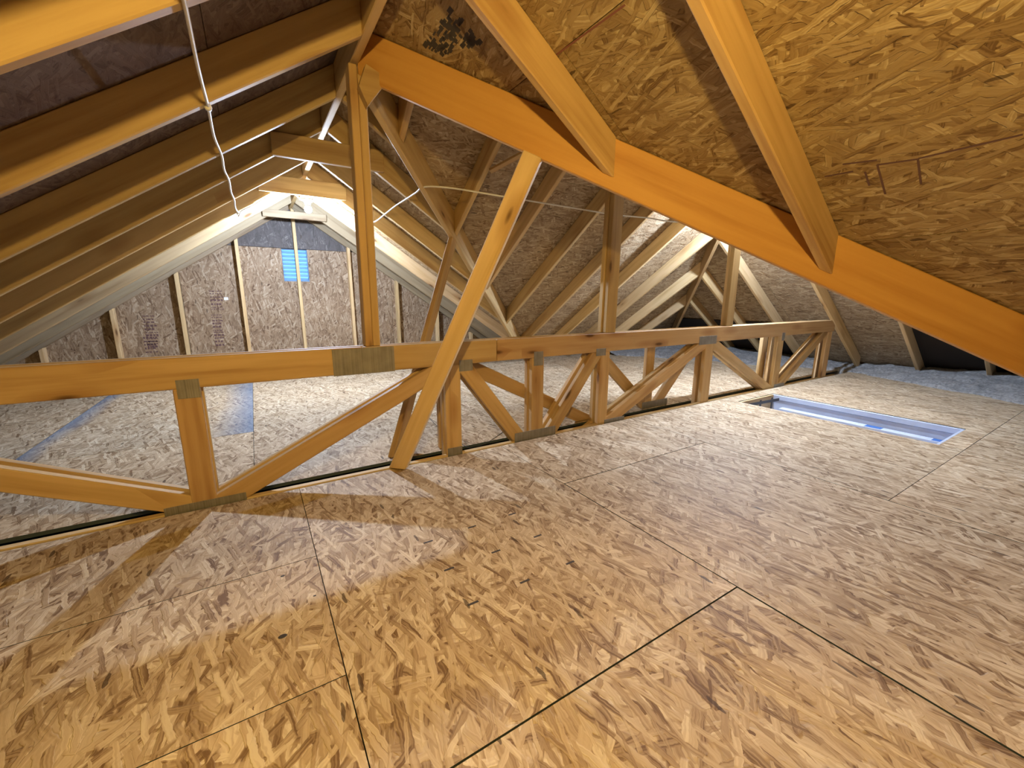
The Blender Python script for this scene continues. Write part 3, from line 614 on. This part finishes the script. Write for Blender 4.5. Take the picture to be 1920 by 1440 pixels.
for k in range(4):
    y = HY0+0.22+0.27*k; box('ladder_tread', (HX0+0.117, y, -0.165), (4.313, y+0.09, -0.145), M_WOOD_P, hx)
for (x, y) in ((1632, 803), (1764, 829)):
    p = on_plane(x, y, (0, 0, 1), -0.1015); o = box('blue_label', (4.318, p.y-0.055, -0.1018), (4.392, p.y+0.055, -0.1010), M_BLUE, hx, 0)
stick('hinge_arm', (HX0+0.05, HY1-0.05, -0.035), (HX1-0.06, HY1-0.09, -0.035), (0, 0, 1), 0.028, 0.006, M_STEEL, hx, None, None, 'axis', 0.001)
for x in (HX0+0.33, HX1-0.10): stick('hinge_bracket', (x, HY1-0.045, -0.15), (x, HY1-0.045, -0.02), (0, -1, 0), 0.006, 0.026, M_STEEL, hx, None, None, 'axis', 0.001)

# ------------------------------------------------------------------ eaves: black sheets added for the darkness there, and blown insulation
for k, (y0, y1, lab) in enumerate([(2.985, 3.49, 'black sheet added for the dark eave left of the truss end'), (3.532, 4.0, 'black sheet added for the dark eave behind the second post'), (4.04, 5.3, 'long black sheet added for the dark in the far eave corner'), (1.04, 1.595, 'black sheet added for the dark low eave under the orange beam'), (0.2, 1.0, 'black sheet added for dark eave at the right edge, under the orange beam')]):
    x0, x1 = (6.32, 7.22) if k < 3 else (6.12, 7.22)
    zz = lambda x: HS - T*(x-XE) - 0.010
    a = V((x0, (y0+y1)/2, zz(x0)-0.006)); b = V((x1, (y0+y1)/2, zz(x1)-0.006))
    o = stick('eave_dark_sheet', a, b, (0, 0, 1), 0.008, y1-y0, M_FELT, None, None, None, 'axis', 0.001); tag(o, lab, 'dark sheet', 'dark sheets added between the end slope jacks')
from mathutils import noise as N
bm = bmesh.new(); st = 0.026; nx, ny = int((7.40-5.2)/st), int((5.75+1.2)/st); grid = []
for i in range(nx+1):
    row = []
    for j in range(ny+1):
        x, y = 5.2+i*st, -1.2+j*st
        edge = 5.80 + 0.42*max(y, -0.5) - 0.06*max(y-2.2, 0)*6
        if y > 2.45: edge = 6.75 - 0.55*(y-2.45)
        edge += 0.12*N.noise(V((x*1.2, y*2.2, 0))) + 0.05*N.noise(V((x*6, y*6, 3)))
        s = max((x-edge)/1.15, (y-4.95+0.15*N.noise(V((x*2, y*2, 8))))/0.9)
        z = -0.05 if s < -0.05 else (0.155 + 0.06*max(0, min(1, (2.4-y)/0.8)))*min(1, max(0, s+0.10))**0.75 + 0.028*N.noise(V((x*5, y*5, 1))) + 0.018*N.noise(V((x*13, y*13, 5))) + 0.010*N.noise(V((x*29, y*29, 9))) - 0.01
        z = min(z, HS-T*(x-XE)-0.03, HS-T*(y-YC)-0.03)
        row.append(bm.verts.new((x, y, z)))
    grid.append(row)
for i in range(nx):
    for j in range(ny): bm.faces.new((grid[i][j], grid[i+1][j], grid[i+1][j+1], grid[i][j+1]))
me = mesh_of(bm, 'insulation')
for f in me.polygons: f.use_smooth = True
ins = link('insulation', me, M_INS); tag(ins, 'lumpy grey blown insulation heaped along the eave of the side wing', 'insulation', kind='stuff')

# ------------------------------------------------------------------ ink on the near roof slope
def on_sheath(x, y): return on_plane(x, y, (T, 0, 1), HS+T*XR)
def ink_line(p, q, wd, mat):
    a, b = on_sheath(*p), on_sheath(*q); n = V((SIN, 0, COS))
    return stick('ink_line', a-n*0.0004, b-n*0.0004, n, 0.0006, wd, mat, R_rn, None, None, 'axis', 0)
for p, q in [((1644, 309), (1722, 298)), ((1645, 309), (1660, 364)), ((1721, 298), (1727, 345)), ((1580, 308), (1644, 300)), ((1722, 297), (1918, 252)), ((1546, 331), (1600, 321)), ((1622, 322), (1630, 348))]: ink_line(p, q, 0.006, M_INK_G)
ink_line((1041, 104), (1172, 9), 0.006, M_INK_R)
rr = random.Random(3); bm = bmesh.new()                       # black smudged stamp beside the thick rafter
for k in range(150):
    x, y = rr.uniform(0.775, 0.925), rr.uniform(1.70, 2.0)
    if x > 0.90 - 0.25*(y-1.70): continue
    zl = HS - T*(x-XR); l, wd = rr.uniform(0.004, 0.022), rr.uniform(0.003, 0.010)
    n = V((SIN, 0, COS)); o = V((x, y, zl)) - n*0.0008; u_, v_ = V((0, 1, 0)), V((COS, 0, -SIN))
    q = [bm.verts.new(o + u_*a*l + v_*b*wd) for a, b in ((-1, -1), (1, -1), (1, 1), (-1, 1))]; bm.faces.new(q)
o = link('ink_smudge', mesh_of(bm, 'ink_smudge'), M_INK, None, R_rn); o['kind'] = 'stuff'
